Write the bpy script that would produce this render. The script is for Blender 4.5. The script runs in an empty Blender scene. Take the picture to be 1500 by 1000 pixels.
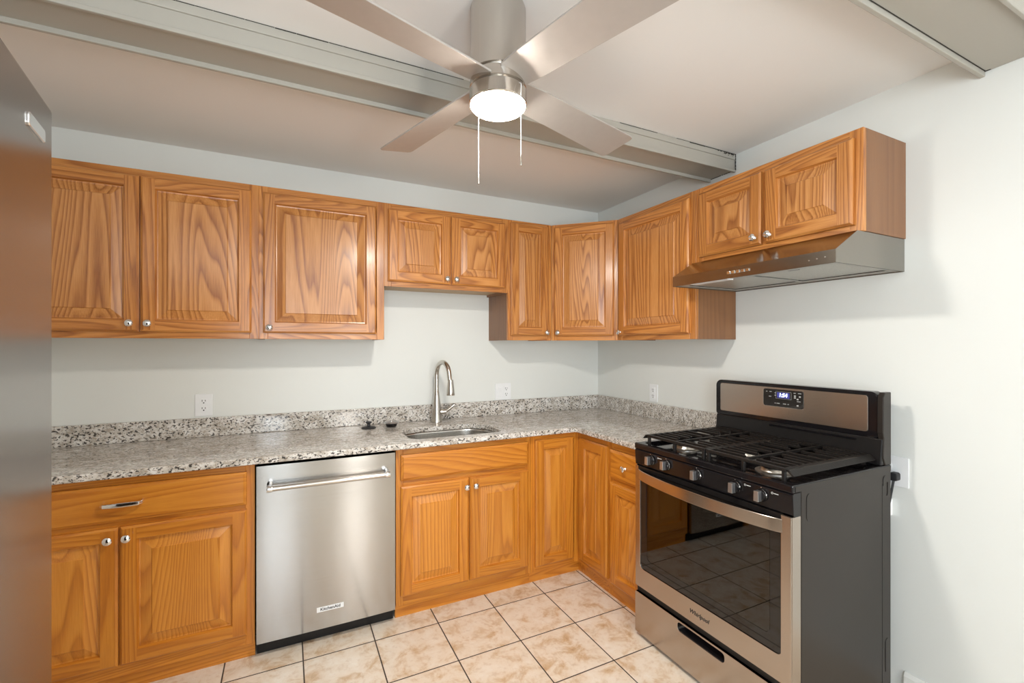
import bpy, bmesh, math, random
from mathutils import Vector, Matrix
PI = math.pi
random.seed(7)
sc = bpy.context.scene
COL = sc.collection

# ------------------------------------------------------------------ camera
cam = bpy.data.cameras.new('camera')
cam.lens = 36.0 * 665.93 / 1500.0
cam.sensor_width = 36.0
cam.sensor_fit = 'HORIZONTAL'
cam.shift_y = 5.87 / 1500.0
cam.clip_start = 0.02
camo = bpy.data.objects.new('camera', cam)
COL.objects.link(camo)
camo.location = (-2.1774, -2.8851, 1.3622)
camo.rotation_euler = (PI / 2, 0, -0.4596)
sc.camera = camo

# ------------------------------------------------------------------ world, lights, exposure
w = bpy.data.worlds.new('world')
sc.world = w
w.use_nodes = True
w.node_tree.nodes['Background'].inputs[0].default_value = (0.75, 0.86, 1.0, 1)
w.node_tree.nodes['Background'].inputs[1].default_value = 0.6
sc.view_settings.view_transform = 'Standard'
sc.view_settings.look = 'None'
sc.view_settings.gamma = 1.0
sc.view_settings.use_curve_mapping = False
sc.view_settings.exposure = -0.07
sc.cycles.max_bounces = 10
sc.cycles.diffuse_bounces = 6
sc.cycles.glossy_bounces = 5
sc.cycles.sample_clamp_indirect = 6.0

def area(name, loc, rot, sx, sy, power, col):
    l = bpy.data.lights.new(name, 'AREA')
    l.shape = 'RECTANGLE'; l.size = sx; l.size_y = sy
    l.energy = power; l.color = col
    o = bpy.data.objects.new(name, l)
    o.location = loc; o.rotation_euler = rot
    COL.objects.link(o)
    return o
# daylight through the glazed doors in the wall behind the camera and the side window
area('daylight_rear', (-2.65, -4.90, 1.35), (PI / 2 + 0.50, 0, 0), 0.9, 1.6, 76, (0.80, 0.91, 1.0))
area('daylight_door', (-1.28, -4.90, 1.30), (PI / 2 + 0.50, 0, 0), 0.36, 1.6, 42, (1.0, 0.97, 0.92))
area('daylight_side', (-3.20, -3.75, 1.45), (PI / 2 + 0.3, 0, -PI / 2), 1.3, 1.25, 18, (0.86, 0.94, 1.0))
LAMP_STRENGTH = 350.0

# ------------------------------------------------------------------ material helpers
def mat(name):
    m = bpy.data.materials.new(name); m.use_nodes = True
    nt = m.node_tree
    return m, nt, nt.nodes['Principled BSDF']
def N(nt, typ, **kw):
    n = nt.nodes.new(typ)
    for k, v in kw.items():
        setattr(n, k, v)
    return n
def L(nt, a, b): nt.links.new(a, b)
def setin(n, **kw):
    for k, v in kw.items():
        n.inputs[k.replace('_', ' ')].default_value = v
def ramp(nt, fac, stops):
    r = N(nt, 'ShaderNodeValToRGB')
    el = r.color_ramp.elements
    while len(el) < len(stops): el.new(0.5)
    for e, (p, c) in zip(el, stops):
        e.position = p; e.color = (*c, 1)
    L(nt, fac, r.inputs[0])
    return r.outputs[0]
def mth(nt, op, a, b=None, c=None):
    n = N(nt, 'ShaderNodeMath', operation=op)
    for i, v in enumerate((a, b, c)):
        if v is None: continue
        if isinstance(v, (int, float)): n.inputs[i].default_value = v
        else: L(nt, v, n.inputs[i])
    return n.outputs[0]
def mixc(nt, fac, a, b, blend='MIX'):
    n = N(nt, 'ShaderNodeMix', data_type='RGBA', blend_type=blend)
    for i, v in ((0, fac), (6, a), (7, b)):
        if isinstance(v, (int, float)): n.inputs[i].default_value = v
        elif isinstance(v, tuple): n.inputs[i].default_value = (*v, 1)
        else: L(nt, v, n.inputs[i])
    return n.outputs[2]
def simple(name, col, rough=0.5, metal=0.0, noise=0.04, nscale=30, coat=0.0, spec=0.5, bump=0.0):
    m, nt, b = mat(name)
    t = N(nt, 'ShaderNodeTexCoord'); nz = N(nt, 'ShaderNodeTexNoise')
    setin(nz, Scale=nscale, Detail=3.0)
    L(nt, t.outputs['Object'], nz.inputs['Vector'])
    c0 = tuple(max(0, x * (1 - noise)) for x in col); c1 = tuple(min(1, x * (1 + noise)) for x in col)
    L(nt, ramp(nt, nz.outputs['Fac'], [(0.3, c0), (0.7, c1)]), b.inputs['Base Color'])
    setin(b, Roughness=rough, Metallic=metal)
    b.inputs['Coat Weight'].default_value = coat
    b.inputs['Specular IOR Level'].default_value = spec
    if bump:
        bp = N(nt, 'ShaderNodeBump'); setin(bp, Strength=bump, Distance=0.002)
        L(nt, nz.outputs['Fac'], bp.inputs['Height']); L(nt, bp.outputs[0], b.inputs['Normal'])
    return m

def wood(name, horiz, light, mid, dark, lines=13.0, rough=0.33, contrast=1.0, sc_lo=3.2):
    """oak: contour lines of stretched noise give the cathedral figure, fine streaks the pores"""
    m, nt, b = mat(name)
    t = N(nt, 'ShaderNodeTexCoord'); oi = N(nt, 'ShaderNodeObjectInfo')
    add = N(nt, 'ShaderNodeVectorMath', operation='MULTIPLY_ADD')
    cx = N(nt, 'ShaderNodeCombineXYZ')
    for i, k in enumerate((13.7, 7.1, 23.3)):
        L(nt, mth(nt, 'MULTIPLY', oi.outputs['Random'], k), cx.inputs[i])
    add.inputs[1].default_value = (1, 1, 1)
    L(nt, t.outputs['Object'], add.inputs[0]); L(nt, cx.outputs[0], add.inputs[2])
    st = (0.062, 1, 1) if horiz else (1, 1, 0.062)
    mp = N(nt, 'ShaderNodeMapping'); mp.inputs['Scale'].default_value = st
    L(nt, add.outputs[0], mp.inputs[0])
    n1 = N(nt, 'ShaderNodeTexNoise'); setin(n1, Scale=sc_lo, Detail=3.0, Roughness=0.38, Distortion=0.25)
    L(nt, mp.outputs[0], n1.inputs['Vector'])
    ph = mth(nt, 'FRACT', mth(nt, 'MULTIPLY', n1.outputs['Fac'], lines * 4.0))
    tri = mth(nt, 'MINIMUM', mth(nt, 'DIVIDE', ph, 0.8), mth(nt, 'DIVIDE', mth(nt, 'SUBTRACT', 1.0, ph), 0.2))
    ring = mth(nt, 'POWER', tri, 1.7)
    mp2 = N(nt, 'ShaderNodeMapping')
    mp2.inputs['Scale'].default_value = (11, 330, 330) if horiz else (330, 330, 11)
    L(nt, add.outputs[0], mp2.inputs[0])
    n2 = N(nt, 'ShaderNodeTexNoise'); setin(n2, Scale=1.0, Detail=2.0, Roughness=0.6)
    L(nt, mp2.outputs[0], n2.inputs['Vector'])
    n3 = N(nt, 'ShaderNodeTexNoise'); setin(n3, Scale=9.0, Detail=2.0)
    L(nt, mp.outputs[0], n3.inputs['Vector'])
    f = mth(nt, 'ADD', mth(nt, 'MULTIPLY', ring, 0.40 * contrast), mth(nt, 'MULTIPLY', n2.outputs['Fac'], 0.50 * contrast))
    f = mth(nt, 'ADD', f, mth(nt, 'MULTIPLY', n3.outputs['Fac'], 0.22))
    c = ramp(nt, f, [(0.22, light), (0.5, mid), (0.92, dark)])
    # a shift of tone from board to board
    hv = N(nt, 'ShaderNodeHueSaturation')
    L(nt, c, hv.inputs['Color'])
    L(nt, mth(nt, 'ADD', mth(nt, 'MULTIPLY', oi.outputs['Random'], 0.16), 0.92), hv.inputs['Value'])
    L(nt, hv.outputs[0], b.inputs['Base Color'])
    setin(b, Roughness=rough); b.inputs['Coat Weight'].default_value = 0.25
    b.inputs['Coat Roughness'].default_value = 0.18
    bp = N(nt, 'ShaderNodeBump'); setin(bp, Strength=0.12, Distance=0.001)
    L(nt, f, bp.inputs['Height']); L(nt, bp.outputs[0], b.inputs['Normal'])
    return m

OL, OM, OD = (0.62, 0.275, 0.072), (0.47, 0.178, 0.036), (0.21, 0.056, 0.009)
M = {}
M['oak_v'] = wood('oak_vertical', False, OL, OM, OD, 16)
M['oak_h'] = wood('oak_horizontal', True, OL, OM, OD, 16)
M['oak_p'] = wood('oak_panel', False, (0.64, 0.31, 0.103), (0.51, 0.215, 0.057), (0.26, 0.08, 0.016), 19, contrast=1.15, sc_lo=2.3)
BL, BM_, BD = (0.60, 0.235, 0.026), (0.47, 0.155, 0.013), (0.21, 0.052, 0.004)
M['base_v'] = wood('base_oak_vertical', False, BL, BM_, BD, 12, contrast=0.75)
M['base_h'] = wood('base_oak_horizontal', True, BL, BM_, BD, 12, contrast=0.75)
M['base_p'] = wood('base_oak_panel', False, (0.65, 0.27, 0.038), (0.52, 0.185, 0.020), (0.25, 0.068, 0.006), 15, contrast=0.8, sc_lo=2.4)
M['side'] = wood('veneer_side', False, (0.24, 0.105, 0.038), (0.19, 0.078, 0.027), (0.11, 0.043, 0.014), 6, rough=0.45, contrast=0.6)
M['inside'] = simple('cabinet_underside', (0.50, 0.34, 0.18), 0.5)

def steel(name, col, rough, aniso=0.0, streak_h=True, aniso_radial=False):
    m, nt, b = mat(name)
    t = N(nt, 'ShaderNodeTexCoord'); mp = N(nt, 'ShaderNodeMapping')
    mp.inputs['Scale'].default_value = (3, 3, 400) if streak_h is None else ((2, 400, 400) if streak_h else (400, 400, 2))
    nz = N(nt, 'ShaderNodeTexNoise'); setin(nz, Scale=1.0, Detail=2.0)
    L(nt, t.outputs['Object'], mp.inputs[0]); L(nt, mp.outputs[0], nz.inputs['Vector'])
    c0 = tuple(x * 0.95 for x in col)
    L(nt, ramp(nt, nz.outputs['Fac'], [(0.3, c0), (0.7, col)]), b.inputs['Base Color'])
    L(nt, mth(nt, 'ADD', mth(nt, 'MULTIPLY', nz.outputs['Fac'], 0.06), rough - 0.03), b.inputs['Roughness'])
    b.inputs['Metallic'].default_value = 1.0
    if aniso:
        b.inputs['Anisotropic'].default_value = aniso
        if aniso_radial:
            tg = N(nt, 'ShaderNodeTangent', direction_type='RADIAL', axis='Z')
        else:
            tg = N(nt, 'ShaderNodeVectorTransform', vector_type='VECTOR', convert_from='OBJECT', convert_to='WORLD')
            tg.inputs[0].default_value = (0, 0, 1)
        L(nt, tg.outputs[0], b.inputs['Tangent'])
    return m
M['steel_dw'] = steel('brushed_steel_dishwasher', (0.46, 0.45, 0.435), 0.18, 0.85)
M['steel_range'] = steel('brushed_steel_range', (0.50, 0.44, 0.39), 0.24, 0.6)
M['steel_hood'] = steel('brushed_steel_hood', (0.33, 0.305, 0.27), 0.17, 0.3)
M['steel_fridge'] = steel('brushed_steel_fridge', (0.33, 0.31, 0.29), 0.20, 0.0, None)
M['nickel'] = steel('brushed_nickel', (0.60, 0.565, 0.52), 0.22, 0.7, False)
M['blade'] = simple('blade_silver_paint', (0.47, 0.435, 0.405), 0.40, 0.35, 0.02)
M['chrome'] = simple('chrome', (0.86, 0.87, 0.88), 0.08, 1.0, 0.01)
M['sink'] = steel('sink_steel', (0.60, 0.585, 0.56), 0.25)
M['white_plastic'] = simple('white_plastic', (0.80, 0.81, 0.82), 0.35, 0, 0.01)
M['slot'] = simple('slot_dark', (0.02, 0.02, 0.02), 0.6)
M['black_gloss'] = simple('black_enamel', (0.008, 0.007, 0.008), 0.08, 0, 0.05, spec=0.36)
M['black_satin'] = simple('black_satin', (0.010, 0.009, 0.009), 0.28, 0, 0.05, spec=0.28)
M['black_rubber'] = simple('black_rubber', (0.02, 0.02, 0.022), 0.5)
M['iron'] = simple('cast_iron', (0.013, 0.011, 0.010), 0.40, 0, 0.15, 120, bump=0.3, spec=0.22)
M['range_side'] = simple('range_side_enamel', (0.024, 0.019, 0.016), 0.30, 0.0, 0.05, 4, spec=0.26)
M['burner_alu'] = simple('burner_aluminium', (0.62, 0.58, 0.52), 0.35, 1.0)
M['knob_face'] = simple('knob_silver', (0.45, 0.45, 0.46), 0.28, 0.9)
M['filter'] = simple('filter_mesh', (0.50, 0.49, 0.45), 0.45, 0.7, 0.25, 500)
M['hood_inner'] = simple('hood_inner_grey', (0.40, 0.39, 0.36), 0.4, 0.4)
M['white_mark'] = simple('white_print', (0.8, 0.8, 0.78), 0.5)
M['grey_mark'] = simple('grey_print', (0.45, 0.45, 0.43), 0.5)
M['oven_inside'] = simple('oven_enamel', (0.20, 0.17, 0.145), 0.4, 0, 0.2, 20)
M['caulk'] = simple('dark_crack', (0.03, 0.027, 0.022), 0.9)

def glass_tint():
    m, nt, b = mat('tinted_oven_glass')
    tr = N(nt, 'ShaderNodeBsdfTransparent'); tr.inputs[0].default_value = (0.5, 0.45, 0.41, 1)
    gl = N(nt, 'ShaderNodeBsdfGlossy'); gl.inputs['Roughness'].default_value = 0.02
    gl.inputs[0].default_value = (1, 1, 1, 1)
    fr = N(nt, 'ShaderNodeFresnel'); fr.inputs[0].default_value = 1.68
    mx = N(nt, 'ShaderNodeMixShader')
    L(nt, fr.outputs[0], mx.inputs[0]); L(nt, tr.outputs[0], mx.inputs[1]); L(nt, gl.outputs[0], mx.inputs[2])
    L(nt, mx.outputs[0], nt.nodes['Material Output'].inputs[0])
    return m
M['glass'] = glass_tint()
M['black_glass'] = simple('black_glass', (0.014, 0.012, 0.011), 0.03, 0, 0.02, spec=0.5)

def emit(name, col, s):
    m, nt, b = mat(name)
    b.inputs['Base Color'].default_value = (*col, 1)
    b.inputs['Emission Color'].default_value = (*col, 1)
    b.inputs['Emission Strength'].default_value = s
    b.inputs['Roughness'].default_value = 0.3
    return m
M['lamp'] = emit('lamp_diffuser', (1.0, 0.94, 0.85), LAMP_STRENGTH)
M['digits'] = emit('display_digits', (0.75, 0.85, 1.0), 3.0)
M['display_glow'] = emit('display_backlight', (0.04, 0.045, 0.22), 0.6)

def wallpaint(name, col, rough=0.6, spec=0.3):
    m, nt, b = mat(name)
    g = N(nt, 'ShaderNodeNewGeometry')
    n1 = N(nt, 'ShaderNodeTexNoise'); setin(n1, Scale=1.3, Detail=4.0)
    n2 = N(nt, 'ShaderNodeTexNoise'); setin(n2, Scale=90.0, Detail=2.0)
    L(nt, g.outputs['Position'], n1.inputs['Vector']); L(nt, g.outputs['Position'], n2.inputs['Vector'])
    c0 = tuple(x * 0.975 for x in col)
    L(nt, ramp(nt, n1.outputs['Fac'], [(0.35, c0), (0.65, col)]), b.inputs['Base Color'])
    setin(b, Roughness=rough); b.inputs['Specular IOR Level'].default_value = spec
    bp = N(nt, 'ShaderNodeBump'); setin(bp, Strength=0.08, Distance=0.002)
    L(nt, n2.outputs['Fac'], bp.inputs['Height']); L(nt, bp.outputs[0], b.inputs['Normal'])
    return m
M['wall'] = wallpaint('wall_paint', (0.735, 0.75, 0.725), 0.42, 0.4)
M['ceiling'] = wallpaint('ceiling_paint', (0.84, 0.83, 0.82), 0.7)
M['beam'] = wallpaint('beam_paint', (0.40, 0.38, 0.335), 0.5)
M['trim'] = wallpaint('trim_paint', (0.78, 0.78, 0.75), 0.35)

def granite():
    m, nt, b = mat('speckled_granite')
    g = N(nt, 'ShaderNodeNewGeometry')
    mp = N(nt, 'ShaderNodeMapping'); mp.inputs['Rotation'].default_value = (0.5, 0.6, 0.7)
    mp.inputs['Scale'].default_value = (1, 2.1, 1.3)
    L(nt, g.outputs['Position'], mp.inputs[0])
    nb = N(nt, 'ShaderNodeTexNoise'); setin(nb, Scale=20.0, Detail=3.0, Roughness=0.6)
    L(nt, mp.outputs[0], nb.inputs['Vector'])
    base = ramp(nt, nb.outputs['Fac'], [(0.35, (0.42, 0.38, 0.33)), (0.5, (0.61, 0.58, 0.54)), (0.68, (0.75, 0.735, 0.71))])
    ng = N(nt, 'ShaderNodeTexNoise'); setin(ng, Scale=88.0, Detail=2.0, Roughness=0.5)
    L(nt, mp.outputs[0], ng.inputs['Vector'])
    gm = ramp(nt, ng.outputs['Fac'], [(0.53, (0, 0, 0)), (0.60, (1, 1, 1))])
    c = mixc(nt, mth(nt, 'MULTIPLY', gm, 0.65), base, (0.33, 0.27, 0.21))
    mp2 = N(nt, 'ShaderNodeMapping'); mp2.inputs['Rotation'].default_value = (0.4, 0.7, 0.9)
    mp2.inputs['Scale'].default_value = (1, 2.6, 1.4); mp2.inputs['Location'].default_value = (3, 5, 1)
    L(nt, g.outputs['Position'], mp2.inputs[0])
    nk = N(nt, 'ShaderNodeTexNoise'); setin(nk, Scale=84.0, Detail=2.5, Roughness=0.55)
    L(nt, mp2.outputs[0], nk.inputs['Vector'])
    km = ramp(nt, nk.outputs['Fac'], [(0.56, (0, 0, 0)), (0.59, (1, 1, 1))])
    c = mixc(nt, mth(nt, 'MULTIPLY', km, 0.93), c, (0.035, 0.03, 0.028))
    L(nt, c, b.inputs['Base Color'])
    setin(b, Roughness=0.08)
    return m
M['granite'] = granite()

def tiles():
    m, nt, b = mat('beige_ceramic_tile')
    g = N(nt, 'ShaderNodeNewGeometry'); s = N(nt, 'ShaderNodeSeparateXYZ')
    L(nt, g.outputs['Position'], s.inputs[0])
    ds, ids = [], []
    for out, o, p in ((s.outputs[0], -0.607, 0.3015), (s.outputs[1], -0.724, 0.2965)):
        u = mth(nt, 'DIVIDE', mth(nt, 'SUBTRACT', out, o - 60 * p), p)
        fr = mth(nt, 'FRACT', u); ids.append(mth(nt, 'FLOOR', u))
        ds.append(mth(nt, 'MULTIPLY', mth(nt, 'MINIMUM', fr, mth(nt, 'SUBTRACT', 1.0, fr)), p))
    d = mth(nt, 'MINIMUM', ds[0], ds[1])
    gr = mth(nt, 'LESS_THAN', d, 0.0027)
    cx = N(nt, 'ShaderNodeCombineXYZ'); L(nt, ids[0], cx.inputs[0]); L(nt, ids[1], cx.inputs[1])
    wn = N(nt, 'ShaderNodeTexWhiteNoise', noise_dimensions='3D'); L(nt, cx.outputs[0], wn.inputs['Vector'])
    off = N(nt, 'ShaderNodeVectorMath', operation='MULTIPLY_ADD'); off.inputs[1].default_value = (9, 9, 9)
    L(nt, wn.outputs['Color'], off.inputs[0]); L(nt, g.outputs['Position'], off.inputs[2])
    n1 = N(nt, 'ShaderNodeTexNoise'); setin(n1, Scale=11.0, Detail=7.0, Roughness=0.68, Distortion=0.4)
    L(nt, off.outputs[0], n1.inputs['Vector'])
    c = ramp(nt, n1.outputs['Fac'], [(0.30, (0.78, 0.72, 0.64)), (0.50, (0.72, 0.62, 0.51)), (0.62, (0.58, 0.42, 0.27)), (0.76, (0.38, 0.22, 0.11))])
    n2 = N(nt, 'ShaderNodeTexNoise'); setin(n2, Scale=40.0, Detail=4.0)
    L(nt, off.outputs[0], n2.inputs['Vector'])
    c = mixc(nt, mth(nt, 'MULTIPLY', ramp(nt, n2.outputs['Fac'], [(0.55, (0, 0, 0)), (0.72, (1, 1, 1))]), 0.35), c, (0.48, 0.33, 0.21))
    c = mixc(nt, gr, c, (0.05, 0.035, 0.025))
    L(nt, c, b.inputs['Base Color'])
    L(nt, mth(nt, 'ADD', mth(nt, 'MULTIPLY', gr, 0.5), 0.28), b.inputs['Roughness'])
    hh = mth(nt, 'MINIMUM', mth(nt, 'MULTIPLY', d, 200.0), 1.0)
    bp = N(nt, 'ShaderNodeBump'); setin(bp, Strength=0.4, Distance=0.002)
    L(nt, hh, bp.inputs['Height']); L(nt, bp.outputs[0], b.inputs['Normal'])
    return m
M['tiles'] = tiles()

# ------------------------------------------------------------------ mesh helpers
class MB:
    def __init__(s): s.v = []; s.f = []; s.m = []
    def add(s, vs, fs, m=0):
        k = len(s.v); s.v += [tuple(v) for v in vs]
        for f in fs: s.f.append([k + i for i in f]); s.m.append(m)
        return s
    def box(s, x0, x1, y0, y1, z0, z1, m=0):
        return s.add([(x0, y0, z0), (x1, y0, z0), (x1, y1, z0), (x0, y1, z0), (x0, y0, z1), (x1, y0, z1), (x1, y1, z1), (x0, y1, z1)],
              [(0, 3, 2, 1), (4, 5, 6, 7), (0, 1, 5, 4), (1, 2, 6, 5), (2, 3, 7, 6), (3, 0, 4, 7)], m)
    def prism(s, pts, axis, a, b, m=0):
        """pts: 2D outline; axis 'x' -> (y,z), 'y' -> (x,z), 'z' -> (x,y)"""
        def P(p, t):
            return {'x': (t, p[0], p[1]), 'y': (p[0], t, p[1]), 'z': (p[0], p[1], t)}[axis]
        n = len(pts)
        return s.add([P(p, a) for p in pts] + [P(p, b) for p in pts],
              [tuple(range(n)), tuple(range(2 * n - 1, n - 1, -1))] + [(i, n + i, n + (i + 1) % n, (i + 1) % n) for i in range(n)], m)
    def lathe(s, prof, c=(0, 0, 0), axis='z', n=32, m=0):
        vs = []
        for r, h in prof:
            for i in range(n):
                a = 2 * PI * i / n
                p = (r * math.cos(a), r * math.sin(a), h)
                if axis == 'y': p = (p[0], -p[2], p[1])      # grows towards -y
                if axis == 'x': p = (p[2], p[0], p[1])
                vs.append((p[0] + c[0], p[1] + c[1], p[2] + c[2]))
        fs = [tuple(range(n - 1, -1, -1))]
        for j in range(len(prof) - 1):
            for i in range(n):
                fs.append((j * n + i, j * n + (i + 1) % n, (j + 1) * n + (i + 1) % n, (j + 1) * n + i))
        fs.append(tuple((len(prof) - 1) * n + i for i in range(n)))
        return s.add(vs, fs, m)
    def tube(s, path, r, n=12, m=0, flat=None):
        path = [Vector(p) for p in path]; rs = r if isinstance(r, (list, tuple)) else [r] * len(path)
        vs = []; up = None
        for i, p in enumerate(path):
            t = (path[min(i + 1, len(path) - 1)] - path[max(i - 1, 0)]).normalized()
            if up is None:
                up = Vector((0, 0, 1)) if abs(t.z) < 0.9 else Vector((1, 0, 0))
            a = (up - t * up.dot(t)).normalized(); b_ = t.cross(a); up = a
            for k in range(n):
                g = 2 * PI * k / n
                fa, fb = flat if flat else (1, 1)
                vs.append(p + a * (rs[i] * math.cos(g) * fa) + b_ * (rs[i] * math.sin(g) * fb))
        fs = [tuple(range(n - 1, -1, -1))]
        for j in range(len(path) - 1):
            for k in range(n):
                fs.append((j * n + k, j * n + (k + 1) % n, (j + 1) * n + (k + 1) % n, (j + 1) * n + k))
        fs.append(tuple((len(path) - 1) * n + k for k in range(n)))
        return s.add(vs, fs, m)
    def build(s, name, mats, parent=None, loc=(0, 0, 0), rotz=0, bevel=0, seg=2, smooth=False, angle=35):
        me = bpy.data.meshes.new(name)
        me.from_pydata(s.v, [], s.f)
        if not isinstance(mats, (list, tuple)): mats = [mats]
        for x in mats: me.materials.append(M[x] if isinstance(x, str) else x)
        for p, mi in zip(me.polygons, s.m): p.material_index = mi
        bm = bmesh.new(); bm.from_mesh(me)
        bmesh.ops.recalc_face_normals(bm, faces=bm.faces)
        bm.to_mesh(me); bm.free(); me.update()
        if smooth:
            me.polygons.foreach_set('use_smooth', [True] * len(me.polygons))
            try: me.set_sharp_from_angle(angle=math.radians(angle))
            except Exception: pass
        o = bpy.data.objects.new(name, me); COL.objects.link(o)
        o.parent = parent; o.location = loc; o.rotation_euler = (0, 0, rotz)
        if bevel:
            md = o.modifiers.new('bevel', 'BEVEL'); md.width = bevel; md.segments = seg
            md.limit_method = 'ANGLE'; md.angle_limit = math.radians(40)
        return o

def rrect(x0, x1, z0, z1, r, n=6):
    rs = r if isinstance(r, (list, tuple)) else [r] * 4     # BL, BR, TR, TL
    out = []
    for (cx, cz, a0, rr) in ((x0 + rs[0], z0 + rs[0], PI, rs[0]), (x1 - rs[1], z0 + rs[1], 1.5 * PI, rs[1]),
                             (x1 - rs[2], z1 - rs[2], 0, rs[2]), (x0 + rs[3], z1 - rs[3], 0.5 * PI, rs[3])):
        for i in range(n + 1):
            a = a0 + 0.5 * PI * i / n
            out.append((cx + rr * math.cos(a), cz + rr * math.sin(a)))
    return out

def holed(name, outer, inner, axis, a, b, mats, parent=None, **kw):
    """a plate with a hole, extruded from a to b"""
    def P(p, t):
        return {'x': (t, p[0], p[1]), 'y': (p[0], t, p[1]), 'z': (p[0], p[1], t)}[axis]
    bm = bmesh.new()
    es = []
    for loop in (outer, inner):
        vs = [bm.verts.new(P(p, a)) for p in loop]
        for i in range(len(vs)): es.append(bm.edges.new((vs[i], vs[(i + 1) % len(vs)])))
    bmesh.ops.triangle_fill(bm, edges=es, use_beauty=True)
    bm.verts.index_update()
    tri = [[v.index for v in f.verts] for f in bm.faces]
    bm.free()
    mb = MB(); no, ni = len(outer), len(inner)
    lo = [P(p, a) for p in outer] + [P(p, a) for p in inner]
    hi = [P(p, b) for p in outer] + [P(p, b) for p in inner]
    n = no + ni
    fs = [tuple(t) for t in tri] + [tuple(n + i for i in reversed(t)) for t in tri]
    fs += [(i, (i + 1) % no, n + (i + 1) % no, n + i) for i in range(no)]
    fs += [(no + i, no + (i + 1) % ni, n + no + (i + 1) % ni, n + no + i) for i in range(ni)]
    mb.add(lo + hi, fs)
    return mb.build(name, mats, parent, **kw)

def text(name, body, size, m, parent, loc, rot, extrude=0.0008, squash=1.0, shear=0.0, bold=0.0):
    cu = bpy.data.curves.new(name, 'FONT'); cu.body = body; cu.size = size; cu.extrude = extrude
    cu.align_x = 'CENTER'; cu.align_y = 'CENTER'; cu.shear = shear; cu.offset = bold; cu.resolution_u = 3
    tmp = bpy.data.objects.new(name, cu); COL.objects.link(tmp)
    bpy.context.view_layer.update()
    me = bpy.data.meshes.new_from_object(tmp.evaluated_get(bpy.context.evaluated_depsgraph_get()))
    COL.objects.unlink(tmp); bpy.data.objects.remove(tmp)
    me.name = name; me.materials.clear(); me.materials.append(M[m])
    o = bpy.data.objects.new(name, me); COL.objects.link(o)
    o.parent = parent; o.location = loc; o.rotation_euler = rot; o.scale = (squash, 1, 1)
    return o

def thing(name, label, cat, loc=(0, 0, 0), rotz=0, group=None):
    o = bpy.data.objects.new(name, None); COL.objects.link(o)
    o.empty_display_size = 0.1
    o.location = loc; o.rotation_euler = (0, 0, rotz)
    return tag(o, label, cat, group)
def tag(o, label, cat, group=None):
    o['label'] = label; o['category'] = cat
    if group: o['group'] = group
    return o
def struct(o):
    o['kind'] = 'structure'; return o

# ------------------------------------------------------------------ the room
H = 2.396; XL = -3.25; YB = -4.95; T = 0.12
struct(MB().box(XL - T, T, YB - T, T, -0.1, 0).build('floor', 'tiles'))
struct(MB().box(XL - T, T, YB - T, T, H, H + 0.1).build('ceiling', 'ceiling'))
struct(MB().box(XL - T, T, 0, T, 0, H).build('wall_back', 'wall'))
struct(MB().box(0, T, YB - T, 0, 0, H).build('wall_right', 'wall'))
# left wall with a window, rear wall with glazed doors (behind the camera)
wl = MB(); wl.box(XL - T, XL, -3.05, 0, 0, H); wl.box(XL - T, XL, YB, -4.45, 0, H)
wl.box(XL - T, XL, -4.45, -3.05, 0, 0.75); wl.box(XL - T, XL, -4.45, -3.05, 2.15, H)
struct(wl.build('wall_left', 'wall'))
wr = MB(); wr.box(XL, -3.12, YB - T, YB, 0, H); wr.box(-1.08, 0, YB - T, YB, 0, H); wr.box(-3.12, -1.08, YB - T, YB, 2.22, H)
wr.box(-2.18, -1.48, YB - T, YB, 0, 2.22); wr.box(-3.12, -2.18, YB - T, YB, 0, 0.38); wr.box(-1.48, -1.08, YB - T, YB, 0, 0.28)
struct(wr.build('wall_rear', 'wall'))
wf = MB()
for x in (-3.12, -2.67, -2.22): wf.box(x, x + 0.04, YB - 0.07, YB - 0.03, 0.38, 2.22)
wf.box(-3.12, -2.18, YB - 0.07, YB - 0.03, 0.38, 0.42); wf.box(-3.12, -2.18, YB - 0.07, YB - 0.03, 2.18, 2.22)
struct(wf.build('window_1', 'trim'))
wf = MB()
for x in (-1.48, -1.12): wf.box(x, x + 0.04, YB - 0.07, YB - 0.03, 0.28, 2.22)
wf.box(-1.48, -1.08, YB - 0.07, YB - 0.03, 0.28, 0.32); wf.box(-1.48, -1.08, YB - 0.07, YB - 0.03, 2.18, 2.22)
struct(wf.build('window_3', 'trim'))
wf = MB()
for y in (-4.45, -3.77, -3.09): wf.box(XL - 0.08, XL - 0.04, y, y + 0.04, 0.75, 2.15)
wf.box(XL - 0.08, XL - 0.04, -4.45, -3.05, 0.75, 0.79); wf.box(XL - 0.08, XL - 0.04, -4.45, -3.05, 2.11, 2.15)
struct(wf.build('window_2', 'trim'))
bb = MB().prism([(0, 0), (-0.014, 0), (-0.014, 0.07), (-0.006, 0.084), (0, 0.084)], 'y', YB, -1.97)
struct(bb.build('baseboard_right', 'trim'))

def beam(name, y0, y1, lip):
    """painted steel beam: recessed web above a bottom flange with thin edges"""
    t = struct(bpy.data.objects.new(name, None)); COL.objects.link(t)
    b = MB()
    b.box(XL, -0.002, y0 + 0.006, y1 - 0.006, 2.312, H)
    b.box(XL, -0.002, y0, y0 + 0.03, 2.366, H)            # upper flange strip, camera side
    b.box(XL, -0.002, y0, y0 + 0.012, 2.300, 2.314)       # bottom edges
    b.box(XL, -0.002, y1 - 0.014, y1, 2.296, 2.316)
    o = b.build('beam_body', 'beam', t, bevel=0.002)
    return t
b1 = beam('trim_1', -1.218, -1.045, 0)
b2 = beam('trim_2', -2.375, -2.185, 0)
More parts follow.
